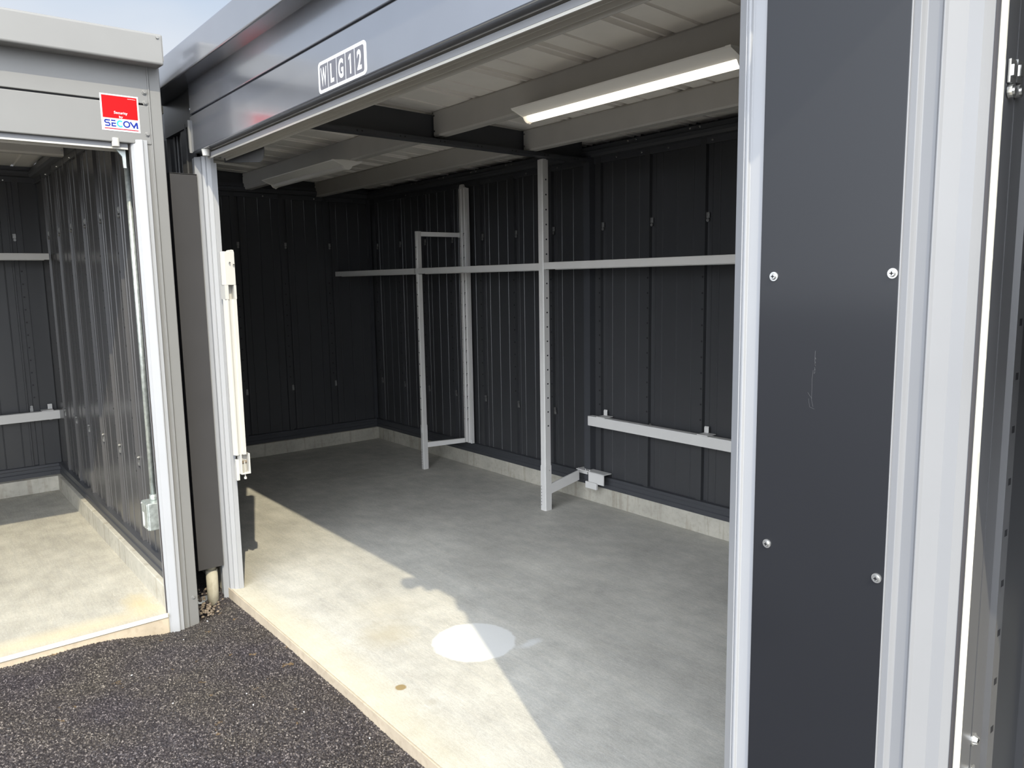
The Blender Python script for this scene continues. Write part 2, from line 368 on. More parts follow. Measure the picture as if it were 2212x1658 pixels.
# ------------------------------------------------------------------ ribbed sheet walls
def wall_profile(s0, s1, clips, sgn=1):
    """depth towards the interior as a function of position along the wall"""
    pts = [(s0, 0.)]
    def rib(c, w=.0045, d=.0032):
        pts.extend([(c-w, 0), (c-w*.35, d), (c+w*.35, d), (c+w, 0)])
    for c in clips:
        loc = []
        loc += [(c-.056, 0), (c-.053, .014), (c-.013, .014), (c-.010, -.010), (c+.018, -.010), (c+.021, .003), (c+.032, .003), (c+.034, 0)]
        if loc[0][0] > pts[-1][0] and loc[-1][0] < s1: pts.extend(loc)
        for r in (.085, .205, .325):
            if c+r+.01 < s1 and c+r-.01 > pts[-1][0]: rib(c+r)
    pts.append((s1, 0))
    return pts
def clip_bm(fn, s, d, z, flip=1):
    bm = bmesh.new()
    def bx(s0, s1, d0, d1, z0, z1):
        vs = [bm.verts.new(fn(a, b, c)) for a in (s0, s1) for b in (d0, d1) for c in (z0, z1)]
        for f in ((0, 1, 3, 2), (4, 6, 7, 5), (0, 4, 5, 1), (2, 3, 7, 6), (0, 2, 6, 4), (1, 5, 7, 3)): bm.faces.new([vs[i] for i in f])
    bx(s-.010, s+.012, d, d+.004, z-.004*flip-.016, z-.004*flip+.018)
    bx(s-.006, s+.008, d+.004, d+.007, z-.010, z+.006)
    p0 = Vector(fn(s, d, z-.032*flip)); p1 = Vector(fn(s, d+.007, z-.032*flip))
    cyl(bm, p0, p1, .010, 14); cyl(bm, p1, p1+(p1-p0)*.3, .0055, 10)
    return bm
def ribbed_wall(name, label, fn, s0, s1, z0, z1, clips, slots=True, clip_z=(1.97, .60), m='wall', slot_z=(.72, 1.66), pitch=.098, parts=True):
    pts = wall_profile(s0, s1, clips); bm = bmesh.new()
    prism(bm, ribbon(pts, -.012), lambda p, q, t: fn(p, q, t), z0, z1)
    if slots:
        for c in clips:
            z = slot_z[0]
            while z < slot_z[1]+.2:
                if (z < slot_z[1]):
                    vs = [bm.verts.new(fn(a, .0143, b)) for a, b in ((c-.030, z-.0055), (c-.018, z-.0055), (c-.018, z+.0055), (c-.030, z+.0055))]
                    f = bm.faces.new(vs); f.material_index = 1
                z += pitch
    o = struct(link(name, bm, [m, 'black']), label)
    if parts:
        for c in clips:
            for z, fl in zip(clip_z, (1, -1)):
                link('panel_clip', clip_bm(fn, c, .002, z, fl), 'clip', o)
    return o
YB = 2.60
fb = lambda s, d, z: (s, YB-d, z)
back_clips = [.082+.4355*k for k in range(7)] + [3.199+.436*k for k in range(7)]
ribbed_wall('wall_back', 'dark ribbed metal back wall of the open garage', fb, -.10, 6.22, .14, 2.44, back_clips)
XLW = -.06
fl = lambda s, d, z: (XLW+d, s, z)
ribbed_wall('wall_left', 'dark ribbed metal end wall at the far left', fl, .05, 2.60, .14, 2.44, [.355+.4467*k for k in range(5)])
ff = lambda s, d, z: (s, .05+d, z)
ribbed_wall('wall_front', 'dark ribbed inner front wall behind the left garage', ff, -.06, 2.84, .12, 2.56, [.3+.4355*k for k in range(6)], parts=False, slots=False)
fr = lambda s, d, z: (6.20-d, s, z)
ribbed_wall('wall_right', 'dark ribbed right party wall of the open garage', fr, .06, 2.60, .14, 2.44, [.43+.4355*k for k in range(5)], parts=False)
# left garage
YL = -.285
f1 = lambda s, d, z: (s, YL-d, z)
ribbed_wall('wall_left', 'shiny ribbed metal side wall inside the left garage', f1, -.04, 3.0, .13, 2.44, [.321+.4355*k for k in range(6)], clip_z=(2.00, .645), slot_z=(.6, 1.9), m='wall_shiny')
f2 = lambda s, d, z: (-.06+d, -s, z)
ribbed_wall('wall_back', 'dark ribbed back wall of the left garage', f2, .29, 3.25, .13, 2.44, [.46+.4355*k for k in range(6)], clip_z=(2.00, .645), slot_z=(.75, 1.75))
f3 = lambda s, d, z: (s, -3.25+d, z)
ribbed_wall('wall_right', 'dark ribbed far side wall of the left garage', f3, -.04, 3.0, .0, 2.44, [.32+.4355*k for k in range(6)], parts=False)
# right garage
XR = 6.520
f4 = lambda s, d, z: (XR-.012+d, s, z)
def right_side_wall():
    # column flanges seen at the very right edge, then ribbed sheet
    pts = [(.058, .004), (.102, .004), (.103, -.006), (.106, -.006), (.107, .004), (.151, .004), (.153, .014), (.182, .014), (.184, -.02), (.235, -.02)]
    bm = bmesh.new(); prism(bm, ribbon(pts, -.010), lambda p, q, t: f4(p, q, t), 0, 2.44)
    z = .163
    while z < 2.0:
        vs = [bm.verts.new(f4(a, .0143, b)) for a, b in ((.163, z-.006), (.175, z-.006), (.175, z+.006), (.163, z+.006))]
        f = bm.faces.new(vs); f.material_index = 1; z += .0903
    o = struct(link('trim_4', bm, ['wall_light', 'black']), 'slotted grey column just inside the right-hand garage', 'column')
    for z in (.795, .735):
        pan_screw(f4(.112, .005, z), (1, 0, 0), r=.012, h=.008, parent=o)
    o2 = ribbed_wall('wall_left', 'dark ribbed side wall inside the right-hand garage', lambda s, d, z: (XR-.04+d, s, z), .23, 2.60, .14, 2.44, [.50+.4355*k for k in range(5)])
    for s, zz in ((.076, 1.905), (.104, 1.908)):
        link('panel_clip', clip_bm(f4, s, .006, zz, 1), 'zinc', o)
right_side_wall()
ribbed_wall('wall_back', 'dark ribbed back wall of the right-hand garage', fb, 6.48, 9.75, .14, 2.44, [6.8+.4355*k for k in range(6)], parts=False)
ribbed_wall('wall_right', 'dark ribbed far wall of the right-hand garage', lambda s, d, z: (9.74-d, s, z), .06, 2.60, 0, 2.44, [.5+.4355*k for k in range(4)], parts=False)

# sill rails and head rails
def c_rail(name, label, fn, s0, s1, slots=()):
    bm = bmesh.new()
    prof = [(.0, .118), (.026, .118), (.026, .150), (.020, .156), (.020, .182), (.030, .186), (.030, .206), (-.02, .210), (-.02, .118)]
    prism(bm, prof, lambda p, q, t: fn(t, p, q), s0, s1)
    for s in slots:
        for a in (-.012, 0, .012):
            vs = [bm.verts.new(fn(s+a+x, .0263, .128+z)) for x, z in ((-.002, 0), (.002, 0), (.002, .006), (-.002, .006))]
            f = bm.faces.new(vs); f.material_index = 1
    return struct(link(name, bm, ['rail', 'black']), label, 'rail')
c_rail('trim_5', 'dark sill rail on the back kerb', fb, -.06, 6.2, [.6, 1.9, 2.55, 3.42, 4.0, 4.9])
c_rail('trim_6', 'dark sill rail along the far left wall', fl, .06, 2.6, [.9, 2.0])
c_rail('trim_7', 'grey sill rail beside the left garage side wall', f1, -.05, 3.02, [.4, 1.6])
c_rail('trim_8', 'dark sill rail under the left garage back wall', f2, .29, 3.2, [.36, 1.4])
def head_rail(name, label, fn, s0, s1, z=2.44, screws=(), m='rail'):
    bm = bmesh.new()
    prof = [(-.02, z-.060), (.012, z-.060), (.012, z-.022), (.040, z-.016), (.052, z), (.052, z+.020), (.030, z+.026), (.030, z+.055), (-.02, z+.060)]
    prism(bm, prof, lambda p, q, t: fn(t, p, q), s0, s1)
    o = struct(link(name, bm, [m]), label, 'rail')
    n = Vector(fn(0, 1, 0))-Vector(fn(0, 0, 0))
    for s, zz in screws:
        pan_screw(fn(s, .012 if zz < z-.02 else .030, zz), n, r=.006, h=.007, parent=o, cross=False)
    return o
sc = [(s+a, 2.484) for s in (.35, .80, 1.25, 1.72, 2.18, 2.62, 3.45, 3.95, 4.45, 4.9) for a in (0, .07)] + [(s, 2.40) for s in (.22, .66, 1.1, 1.5, 1.95, 2.4, 2.75, 3.33, 3.55, 3.77, 4.1)]
head_rail('trim_9', 'dark head rail along the top of the back wall', fb, -.06, 6.2, 2.44, sc)
head_rail('trim_10', 'dark head rail along the top of the far left wall', fl, .05, 2.6, 2.445, [(s, 2.40) for s in (.6, 1.0, 1.5, 2.0, 2.4)])
head_rail('trim_11', 'grey head rail above the left garage side wall', f1, -.05, 3.0, 2.455, [(s, 2.405) for s in (.5, .95, 1.4, 1.85, 2.3)], m='wall_light')
head_rail('trim_12', 'dark head rail above the left garage back wall', f2, .29, 3.2, 2.46, [(s, 2.41) for s in (.5, .9, 1.3)])
head_rail('trim_13', 'dark head rail in the right-hand garage', lambda s, d, z: (XR-.02+d, s, z), .16, 2.6, 2.44)
# corner and bay columns
struct(link('trim_14', B((-.06, -.03, 2.555, 2.59, .21, 2.44)), 'rail'), 'dark corner column where back and left walls meet', 'column')
def mid_col():
    bm = bmesh.new()
    prof = [(3.030, 2.60), (3.030, 2.575), (3.060, 2.572), (3.060, 2.545), (3.120, 2.545), (3.120, 2.60)]
    prism(bm, prof, lambda p, q, t: (p, q, t), .16, 2.43)
    struct(link('trim_15', bm, 'rail'), 'dark column on the back wall under the cross girder', 'column')
mid_col()

# ------------------------------------------------------------------ roofs
def roof_sheet(name, label, x0, x1, y0, y1, zf, fn=None, phase=0.):
    pts = []; x = x0; k = 0
    unit = [(0, 0), (.012, .034), (.036, .034), (.046, 0), (.058, 0), (.068, .034), (.093, .034), (.104, 0), (.222, 0), (.226, .012), (.240, .012), (.244, 0)]
    s = x0
    while s < x1:
        pts += [(s+a, b) for a, b in unit if s+a < x1]; s += .445
    pts.append((x1, 0))
    poly = ribbon(pts, .004)
    bm = bmesh.new()
    if fn is None: fn = lambda p, q, t: (p, t, zf(t)+q)
    prism(bm, poly, fn, y0, y1)
    return struct(link(name, bm, 'roof'), label, 'roof')
zr = lambda y: 2.657-.050*y
roof_sheet('ceiling', 'beige ribbed metal roof sheet over the open garage', -.157, 6.462, -.05, 2.70, zr)
roof_sheet('ceiling', 'beige ribbed metal roof sheet over the right-hand garage', 6.464, 9.8, -.05, 2.70, zr)
roof_sheet('ceiling', 'beige ribbed metal roof sheet over the left garage', .20, 3.25, .0, 3.17, zr, fn=lambda p, q, t: (3.12-t, -p, 2.66-.045*t+q))
struct(link('trim_16', B((-.20, 9.85, 2.68, 2.74, .13, 2.82)), 'wall'), 'dark outer back wall skin behind the garages', 'wall')
struct(link('trim_17', B((-.22, -.08, -3.3, 2.72, .0, 2.72)), 'wall'), 'dark outer left wall skin of the garage block', 'wall')

# purlins and girder
def purlin(x0, x1, y, z0, z1, label, ends=True, axis='x'):
    fn = (lambda p, q, t: (t, y+p, q)) if axis == 'x' else (lambda p, q, t: (y-p, t, q))
    bm = bmesh.new()
    line = [(.052, z0+.016), (.052, z0), (.006, z0), (0, z0+.008), (0, z1-.008), (.006, z1), (.05, z1)]
    prism(bm, ribbon(line, .0035), fn, x0, x1)
    t = thing('roof_purlin', label, 'beam', group=None)
    link('web', bm, 'purlin', t)
    for e, d in ((x0, 1), (x1, -1)):
        for q in (z0+.028, z1-.025):
            bm = bmesh.new(); cyl(bm, fn(-.001, q, e+.010*d), fn(-.007, q, e+.010*d), .006, 10)
            link('bolt', bm, 'zinc', t)
        bm = bmesh.new()
        prism(bm, [(-.002, z0+.01), (-.002, z1-.01), (.05, z1-.01), (.05, z0+.01)], fn, e, e+.004*d); link('end_plate', bm, 'purlin', t)
    return t
purlin(3.055, 6.19, 1.33, 2.447, 2.588, 'front grey purlin of the right bay, nearest the lit lamp')
purlin(3.055, 6.19, 2.02, 2.424, 2.553, 'rear grey purlin of the right bay, left of it the wall column')
purlin(-.05, 3.03, 1.33, 2.447, 2.588, 'front grey purlin of the left bay behind the unlit lamp')
purlin(-.05, 3.03, 2.02, 2.424, 2.553, 'rear grey purlin of the left bay near the back corner')
def girder():
    t = thing('cross_girder', 'dark steel cross girder running from the door lintel to the back wall', 'beam')
    zb = lambda y: 2.415-.008*y
    bm = bmesh.new()
    line = [(3.118, 0), (3.118, -.022), (3.046, -.022), (3.040, -.016), (3.040, .17)]
    poly = ribbon(line, -.004)
    prism(bm, poly, lambda p, q, t_: (p, t_, 2.437+q*1.-.010*t_-(.018*t_ if q > .1 else 0)), .10, 2.55)
    y = .25
    while y < 2.5:
        for a in (0, .03):
            vs = [bm.verts.new((3.1185, y+a+dy, 2.425-.010*y+dz)) for dy, dz in ((-.004, -.004), (.004, -.004), (.004, .004), (-.004, .004))]
            f = bm.faces.new(vs); f.material_index = 1
        y += .27
    link('channel', bm, ['rail', 'black'], t)
    link('end_plate', B((3.038, 3.10, .098, .106, 2.42, 2.60)), 'rail', t)
girder()
purlin_l = purlin(-3.22, -.34, 1.47, 2.404, 2.482, 'grey purlin inside the left garage just under its lintel', axis='y')

# ------------------------------------------------------------------ lamps
def ceiling_lamp(x0, x1, yc, z, on, label, axis='x'):
    F = (lambda a, b, c: (a, b, c)) if axis == 'x' else (lambda a, b, c: (yc-(b-yc), a, c))
    t = thing('strip_lamp', label, 'ceiling lamp')
    bm = bmesh.new()
    prof = [(-.110, z+.014), (-.108, z+.008), (-.034, z-.018), (-.030, z-.010), (.030, z-.010), (.034, z-.018), (.108, z+.008), (.110, z+.014), (.032, z+.020), (-.032, z+.020)]
    prism(bm, prof, lambda p, q, t_: F(t_, yc+p, q), x0, x1); link('reflector', bm, 'lampwhite', t)
    bm = bmesh.new()
    tube = [(-.030, z-.012)]+[(-.030*math.cos(PI*k/10), z-.018-.026*math.sin(PI*k/10)) for k in range(11)]+[(.030, z-.012)]
    prism(bm, tube, lambda p, q, t_: F(t_, yc+p, q), x0+.022, x1-.022); link('tube', bm, 'lampon' if on else 'lampoff', t, smooth=False)
    for a, b in ((x0-.003, x0+.022), (x1-.022, x1+.003)):
        bm = bmesh.new()
        cap = [(-.112, z+.015), (-.110, z+.006), (-.036, z-.022)]+[(-.033*math.cos(PI*k/8), z-.022-.026*math.sin(PI*k/8)) for k in range(1, 8)]+[(.036, z-.022), (.110, z+.006), (.112, z+.015)]
        prism(bm, cap, lambda p, q, t_: F(t_, yc+p, q), a, a+.003 if a < x0 else a+.022 if False else b if b > x1 else a+.003)
        link('end_cap', bm, 'lampwhite', t)
    bm = bmesh.new(); cyl(bm, F(x0+.006, yc, z-.045), F(x0+.006, yc, z-.052), .006, 10); link('lamp_latch', bm, 'lampwhite', t)
    return t
ceiling_lamp(3.93, 5.20, 1.315, 2.425, True, 'lit white strip lamp hanging in the right bay')
ceiling_lamp(.74, 2.01, 1.30, 2.425, False, 'unlit white strip lamp hanging in the left bay')
ceiling_lamp(-1.85, -.59, 1.85, 2.440, False, 'white strip lamp just under the left garage lintel', axis='y')
tag(link('cable_box', B((2.045, 2.085, 1.345, 1.378, 2.437, 2.4465)), 'white', bevel=.003), 'small white cable box beside the unlit strip lamp', 'cable box')

# ------------------------------------------------------------------ shelving
def shelf(x0, x1, y0, label, z=1.712, axis='x'):
    t = thing('storage_shelf', label, 'shelf')
    F = (lambda a, b, c: (a, b, c)) if axis == 'x' else (lambda a, b, c: (2.60-b-.02, a, c))
    bm = bmesh.new()
    line = [(y0+.018, z-.046), (y0, z-.046), (y0, z-.002), (y0+.003, z), (2.565, z), (2.568, z-.03), (2.55, z-.03)]
    prism(bm, ribbon(line, -.0015), lambda p, q, t_: F(t_, p, q), x0, x1); link('shelf_board', bm, 'post', t, bevel=.001)
    for k, (ya, yb, zz) in enumerate(((y0+.022, y0+.05, z-.050), (y0+.17, y0+.20, z-.03))):
        bm = bmesh.new(); prism(bm, [(ya, z-.002), (ya, zz), (yb, zz), (yb, z-.002)], lambda p, q, t_: F(t_, p, q), x0+.09, x1-.03); link('stiffener', bm, 'post', t)
    bm = bmesh.new(); prism(bm, [(y0+.006, z-.006), (y0+.006, z-.049), (y0+.12, z-.049), (y0+.12, z-.006)], lambda p, q, t_: F(t_, p, q), x0+.012, x0+.02); link('bracket_plate', bm, 'dark_matt', t)
    return t
shelf(-.03, 1.418, 2.178, 'grey metal shelf at the far left, ending at the shorter post')
shelf(1.462, 3.008, 2.178, 'grey metal shelf between the shorter and the tall post')
shelf(3.068, 6.12, 2.166, 'grey metal shelf right of the tall post', z=1.715)
shelf(-1.75, -.31, 2.18, 'grey metal shelf inside the left garage', z=1.852, axis='y')

def slotted_post(x, y, w, d, h, label, sleeve, dots, t=None, slot_face='right', pitch=.0975, z0s=.60):
    t = thing('shelf_post', label, 'post')
    def sect(bm, g, z0, z1):
        c = .006
        poly = [(x-g+c, y-g), (x+w+g-c, y-g), (x+w+g, y-g+c), (x+w+g, y+d+g), (x-g, y+d+g), (x-g, y-g+c)]
        prism(bm, poly, lambda p, q, tt: (p, q, tt), z0, z1)
    bm = bmesh.new(); sect(bm, 0, sleeve-.02, h)
    z = z0s
    while z < h-.08:
        if abs(z-1.70) > .05:
            if slot_face == 'right': vs = [(x+w+.0004, y+d*.60-.005, z-.005), (x+w+.0004, y+d*.60+.007, z-.005), (x+w+.0004, y+d*.60+.007, z+.005), (x+w+.0004, y+d*.60-.005, z+.005)]
            else: vs = [(x+w*.5-.005, y-.0004, z-.005), (x+w*.5+.006, y-.0004, z-.005), (x+w*.5+.006, y-.0004, z+.005), (x+w*.5-.005, y-.0004, z+.005)]
            f = bm.faces.new([bm.verts.new(v) for v in vs]); f.material_index = 1
        z += pitch
    link('upright', bm, ['post', 'black'], t)
    bm = bmesh.new(); sect(bm, .0025, 0, sleeve)
    for z in (.038, .060, .082, .104, .126, .150, .172):
        f = bm.faces.new([bm.verts.new((x+.012+a, y-.0032, z+b)) for a, b in ((-.003, -.0025), (.003, -.0025), (.003, .0025), (-.003, .0025))]); f.material_index = 1
    link('foot_sleeve', bm, ['post', 'black'], t)
    return t
p1 = slotted_post(3.012, 2.165, .050, .052, 2.386, 'tall light grey shelf post reaching the cross girder', .318, 1)
pan_screw((3.0650, 2.20, .285), (1, 0, 0), r=.004, h=.003, parent=p1, cross=False)
link('top_bracket', B((3.030, 3.066, 2.17, 2.20, 2.372, 2.389)), 'post', p1)
bm = bmesh.new()
prism(bm, [(2.217, .115), (2.217, .185), (2.49, .236), (2.49, .166)], lambda p, q, t_: (t_, p, q), 3.048, 3.064); link('lower_arm', bm, 'post', p1, bevel=.002)
def rail_clamp():
    t = thing('rail_clamp', 'grey steel clamp bolted to the sill rail behind the tall post', 'clamp')
    link('top_plate', B((3.02, 3.30, 2.50, 2.575, .236, .242)), 'post', t, bevel=.001)
    link('left_plate', B((3.00, 3.10, 2.535, 2.545, .205, .238)), 'post', t, bevel=.001)
    link('right_plate', B((3.15, 3.30, 2.495, 2.503, .165, .240)), 'post', t, bevel=.001)
    link('lower_hook', B((3.13, 3.24, 2.485, 2.500, .125, .172)), 'post', t, bevel=.001)
    for x in (3.10, 3.14): hex_bolt((x, 2.52, .242), (0, 0, 1), 'zinc', t, r=.009)
rail_clamp()
p2 = slotted_post(1.424, 2.190, .034, .042, 2.015, 'shorter light grey shelf post with arms to the wall', .385, 1, slot_face='front', z0s=.52)
bm = bmesh.new(); cyl(bm, (1.45, 2.1885, .335), (1.45, 2.1875, .335), .002, 6); link('rivet', bm, 'black', p2)
link('white_sticker', B((1.434, 1.452, 2.1855, 2.1870, .32, .362)), 'vinyl', p2)
def arm(z0a, z1a, z0b, z1b, y0, y1, x0, x1, parent, name):
    bm = bmesh.new(); w = .026
    A = [(x0, y0, z0a), (x0+w, y0, z0a), (x0+w, y0, z1a), (x0, y0, z1a)]; Z = [(x1, y1, z0b), (x1+w, y1, z0b), (x1+w, y1, z1b), (x1, y1, z1b)]
    a = [bm.verts.new(v) for v in A]; z = [bm.verts.new(v) for v in Z]
    for i in range(4): j = (i+1) % 4; bm.faces.new((a[i], a[j], z[j], z[i]))
    bm.faces.new(a[::-1]); bm.faces.new(z)
    return link(name, bm, 'post', parent, bevel=.002)
arm(1.975, 2.012, 1.965, 2.000, 2.235, 2.535, 1.428, 1.590, p2, 'upper_arm')
arm(.188, .232, .212, .250, 2.235, 2.525, 1.432, 1.585, p2, 'lower_arm')
def rear_post():
    t = thing('wall_post', 'light grey slotted post standing against the back wall', 'post')
    prof = [(1.590, 2.556), (1.590, 2.530), (1.618, 2.528), (1.624, 2.536), (1.632, 2.536), (1.638, 2.528), (1.662, 2.528), (1.668, 2.536), (1.676, 2.536), (1.682, 2.530), (1.700, 2.533), (1.700, 2.556)]
    bm = bmesh.new(); prism(bm, prof, lambda p, q, z: (p, q, z), .215, 2.36)
    z = .42
    while z < 2.0:
        if abs(z-1.70) > .06:
            for a, b, c, d in ((1.646, 1.651, z-.014, z+.008), (1.651, 1.659, z+.002, z+.009), (1.600, 1.604, z-.004, z+.004)):
                f = bm.faces.new([bm.verts.new(v) for v in ((a, 2.5275, c), (b, 2.5275, c), (b, 2.5275, d), (a, 2.5275, d))]); f.material_index = 1
        z += .098
    link('upright', bm, ['post', 'black'], t)
    bm = bmesh.new(); prism(bm, [(1.592, 2.36), (1.604, 2.392), (1.616, 2.395), (1.622, 2.375), (1.630, 2.395), (1.644, 2.395), (1.655, 2.372), (1.698, 2.36)], lambda p, q, y: (p, y, q), 2.532, 2.552); link('top_tab', bm, 'post', t)
    link('arm_hook', B((1.580, 1.618, 2.520, 2.532, 1.960, 2.004)), 'post', t, bevel=.001)
    link('white_sticker', B((1.583, 1.610, 2.519, 2.5205, .215, .238)), 'vinyl', t)
    link('foot_sticker', B((1.685, 1.704, 2.526, 2.5275, .215, .245)), 'vinyl', t)
rear_post()

def bumper(s0, s1, fn, label, tabs):
    t = thing('bumper_rail', label, 'rail')
    bm = bmesh.new(); prism(bm, [(.055, .575), (.100, .575), (.102, .578), (.102, .640), (.100, .644), (.055, .644)], lambda p, q, tt: fn(tt, p, q), s0, s1); link('rail_tube', bm, 'post', t, bevel=.0015)
    for s in tabs:
        bm = bmesh.new(); prism(bm, [(.022, .645), (.105, .645), (.105, .651), (.022, .651)], lambda p, q, tt: fn(tt, p, q), s-.005, s+.075)
        prism(bm, [(.022, .645), (.028, .645), (.028, .682), (.022, .690)], lambda p, q, tt: fn(tt, p, q), s-.008, s+.024)
        prism(bm, [(.022, .56), (.055, .575), (.055, .645), (.022, .645)], lambda p, q, tt: fn(tt, p, q), s, s+.02)
        link('bracket', bm, 'post', t, bevel=.001)
    return t
bumper(3.143, 6.10, fb, 'light grey bumper rail low on the back wall', (3.235, 4.095, 5.0))
bumper(.27, 2.9, f2, 'light grey bumper rail low on the left garage back wall', (.33, 1.3))

# ------------------------------------------------------------------ facade of the open garage
def fascia(x0, x1, label, front_axis='y', end_bolts=True, m='fascia', cover=-.04):
    F = (lambda s, d, z: (s, cover-d, z)) if front_axis == 'y' else (lambda s, d, z: (3.097+d, s, z))
    t = thing('lintel_fascia', label, 'fascia')
    def bx(s0, s1, d0, d1, z0, z1):
        bm = bmesh.new(); prism(bm, [(s0, z0), (s1, z0), (s1, z1), (s0, z1)], lambda p, q, d: F(p, d, q), d0, d1); return bm
    link('lower_panel', bx(x0, x1, -.05, 0, 2.245, 2.418), m, t, bevel=.004)
    link('upper_panel', bx(x0, x1, -.05, -.002, 2.426, 2.62), m, t, bevel=.003)
    link('groove', bx(x0+.002, x1-.002, -.05, -.012, 2.40, 2.44), 'black', t)
    return t, F
def bolt_row(t, F, s, zs, m):
    n = Vector(F(0, 1, 0))-Vector(F(0, 0, 0))
    for z in zs: hex_bolt(F(s, 0, z), n, m, t)
t, F = fascia(2.970, 6.20, 'dark grey glossy lintel fascia bearing the unit sign')
bm = bmesh.new(); prism(bm, [(2.958, 2.27), (2.970, 2.245), (2.970, 2.40), (2.958, 2.40)], lambda p, q, y: (p, y, q), -.05, .02); link('end_flange', bm, 'fascia_left', t)
for z in (2.452, 2.400): hex_bolt((2.970, -.030, z), (-1, -.3, 0), 'fascia', t, r=.010)
t, F = fascia(6.40, 9.8, 'dark grey lintel fascia over the right-hand garage')
t, F = fascia(-3.30, -.256, 'light grey lintel fascia of the left garage', front_axis='x', m='fascia_left')
bolt_row(t, F, -.273, (2.475, 2.429, 2.290), 'fascia_left')

def eave(pts, label, fn, a, b):
    t = thing('eave_trim', label, 'eave')
    bm = bmesh.new(); prism(bm, pts, fn, a, b); link('eave_cap', bm, 'fascia' if 'dark' in label else 'fascia_left', t, bevel=.004)
    return t
# main eave: front at y=-.12, runs in x
ev = eave([(-.120, 2.562), (-.126, 2.566), (-.126, 2.694), (-.118, 2.702), (.02, 2.71), (.02, 2.575)], 'dark blue-grey roof eave trim along the main facade', lambda p, q, t_: (t_, p, q), 2.40, 9.85)
el = eave([(3.190, 2.582), (3.195, 2.588), (3.193, 2.708), (3.188, 2.715), (2.95, 2.722), (2.95, 2.595)], 'light grey roof eave trim of the left garage', lambda p, q, t_: (p, t_, q), -3.35, -.207)
hex_bolt((3.190, -.226, 2.698), (1, 0, .1), 'fascia_left', el)
hex_bolt((3.12, -.207, 2.60), (0, 1, 0), 'fascia_left', el, r=.008)
link('eave_end', B((2.97, 3.19, -.209, -.204, 2.60, 2.71)), 'fascia_left', el)
struct(link('trim_18', B((2.40, 2.97, .0, .05, 2.40, 2.58)), 'wall_light'), 'dark head panel beside the main fascia, behind the left eave', 'panel')
def front_infill():
    bm = bmesh.new(); pts = [(2.00, 0)]
    for c in (2.10, 2.22, 2.345, 2.47, 2.59):
        pts += [(c-.012, 0), (c-.006, .014), (c+.006, .014), (c+.012, 0)]
    pts += [(2.64, 0), (2.66, .03), (2.74, .03), (2.745, .036), (2.755, .036), (2.76, .03), (2.875, .03)]
    prism(bm, ribbon(pts, -.008), lambda p, q, z: (p, .035-q, z), -.02, 2.42)
    struct(link('wall_front', bm, 'wall_light'), 'dark ribbed outer wall in the gap between the two garages')
front_infill()

# ------------------------------------------------------------------ door jambs
def jamb_profile(f, w=.032, flat=.018, deep=True):
    a = f+.008
    p = [(0, -.01), (0, .012), (f, .012), (f+.003, .020), (a, .020), (a+w, 0), (a+w+flat, 0), (a+w+flat+.010, -.012)]
    b = a+w+flat+.010
    if deep:
        p += [(b, -.030), (b+.005, -.030), (b+.005, -.016), (b+.012, -.016), (b+.018, -.034), (b+.018, -.050)]
        p += [(b-.02, -.050)]
    else:
        p += [(b, -.05)]
    p += [(0.03, -.050), (.03, -.012)]
    return p
def jamb(label, fn, prof, z0, z1, m='silver_lifted'):
    t = thing('door_jamb', label, 'door jamb')
    bm = bmesh.new(); prism(bm, prof, fn, z0, z1); link('jamb_profile', bm, m, t, bevel=.0012)
    return t
jl = jamb('silver door jamb on the left side of the main opening', lambda p, q, z: (2.872+p, -q, z), jamb_profile(.050), -.16, 2.232)
jr = jamb('silver door jamb on the right side of the main opening', lambda p, q, z: (p, q, z), [(6.150, .02), (6.150, -.006), (6.1165, -.006), (6.1165, -.015), (6.112, -.015), (6.112, -.011), (6.108, -.011), (6.108, -.014), (6.106, -.014), (6.080, .004), (6.080, .05), (6.14, .05), (6.14, .02)], -.16, 2.232)
jn = jamb('bright silver door jamb left of the right-hand garage opening', lambda p, q, z: (p, q, z), [(6.402, .02), (6.402, -.006), (6.414, -.006), (6.417, 0), (6.4195, .004), (6.4415, .004), (6.4435, .001), (6.4455, .001), (6.449, .006), (6.470, .026), (6.488, .034), (6.500, .048), (6.500, .066), (6.44, .066), (6.44, .02)], -.16, 2.232, 'silver')
jo = jamb('silver door jamb on the right side of the left garage opening', lambda p, q, z: (3.093+q, -.278-p, z), jamb_profile(.018, .028, .002, False), -.16, 2.262)
link('dark_lip', B((3.070, 3.078, -.3485, -.3445, .0, 2.24)), 'dark_matt', jo)
# dark strip standing in for the shaded slot between right-hand jamb and inner column
link('dark_lip', B((6.500, 6.506, .046, .056, -.04, 2.2)), 'dark_matt', jn)
def cream_guide():
    t = thing('guide_rail', 'slim cream shutter guide beside the bright right-hand jamb', 'guide rail')
    bm = bmesh.new(); prism(bm, [(6.505, .056), (6.505, .048), (6.508, .044), (6.512, .044), (6.513, .048), (6.513, .058)], lambda p, q, z: (p, q, z), -.04, 2.22)
    link('guide_lip', bm, 'strip', t)
cream_guide()
def inner_ridges():
    t = thing('guide_rail', 'grey shutter guide with ridges behind the main left jamb', 'guide rail')
    bm = bmesh.new()
    prof = [(2.985, .046), (3.000, .046), (3.000, .038), (3.006, .038), (3.006, .044), (3.010, .044), (3.010, .036), (3.014, .036), (3.014, .060), (2.985, .060)]
    prism(bm, prof, lambda p, q, z: (p, q, z), -.04, 2.2); link('guide_lip', bm, 'silver_lifted', t)
    link('gap_shade', B((3.0005, 3.0055, .034, .0379, -.04, 2.2)), 'dark_matt', t)  # dark strip standing in for the shaded gap beside the guide lip
inner_ridges()
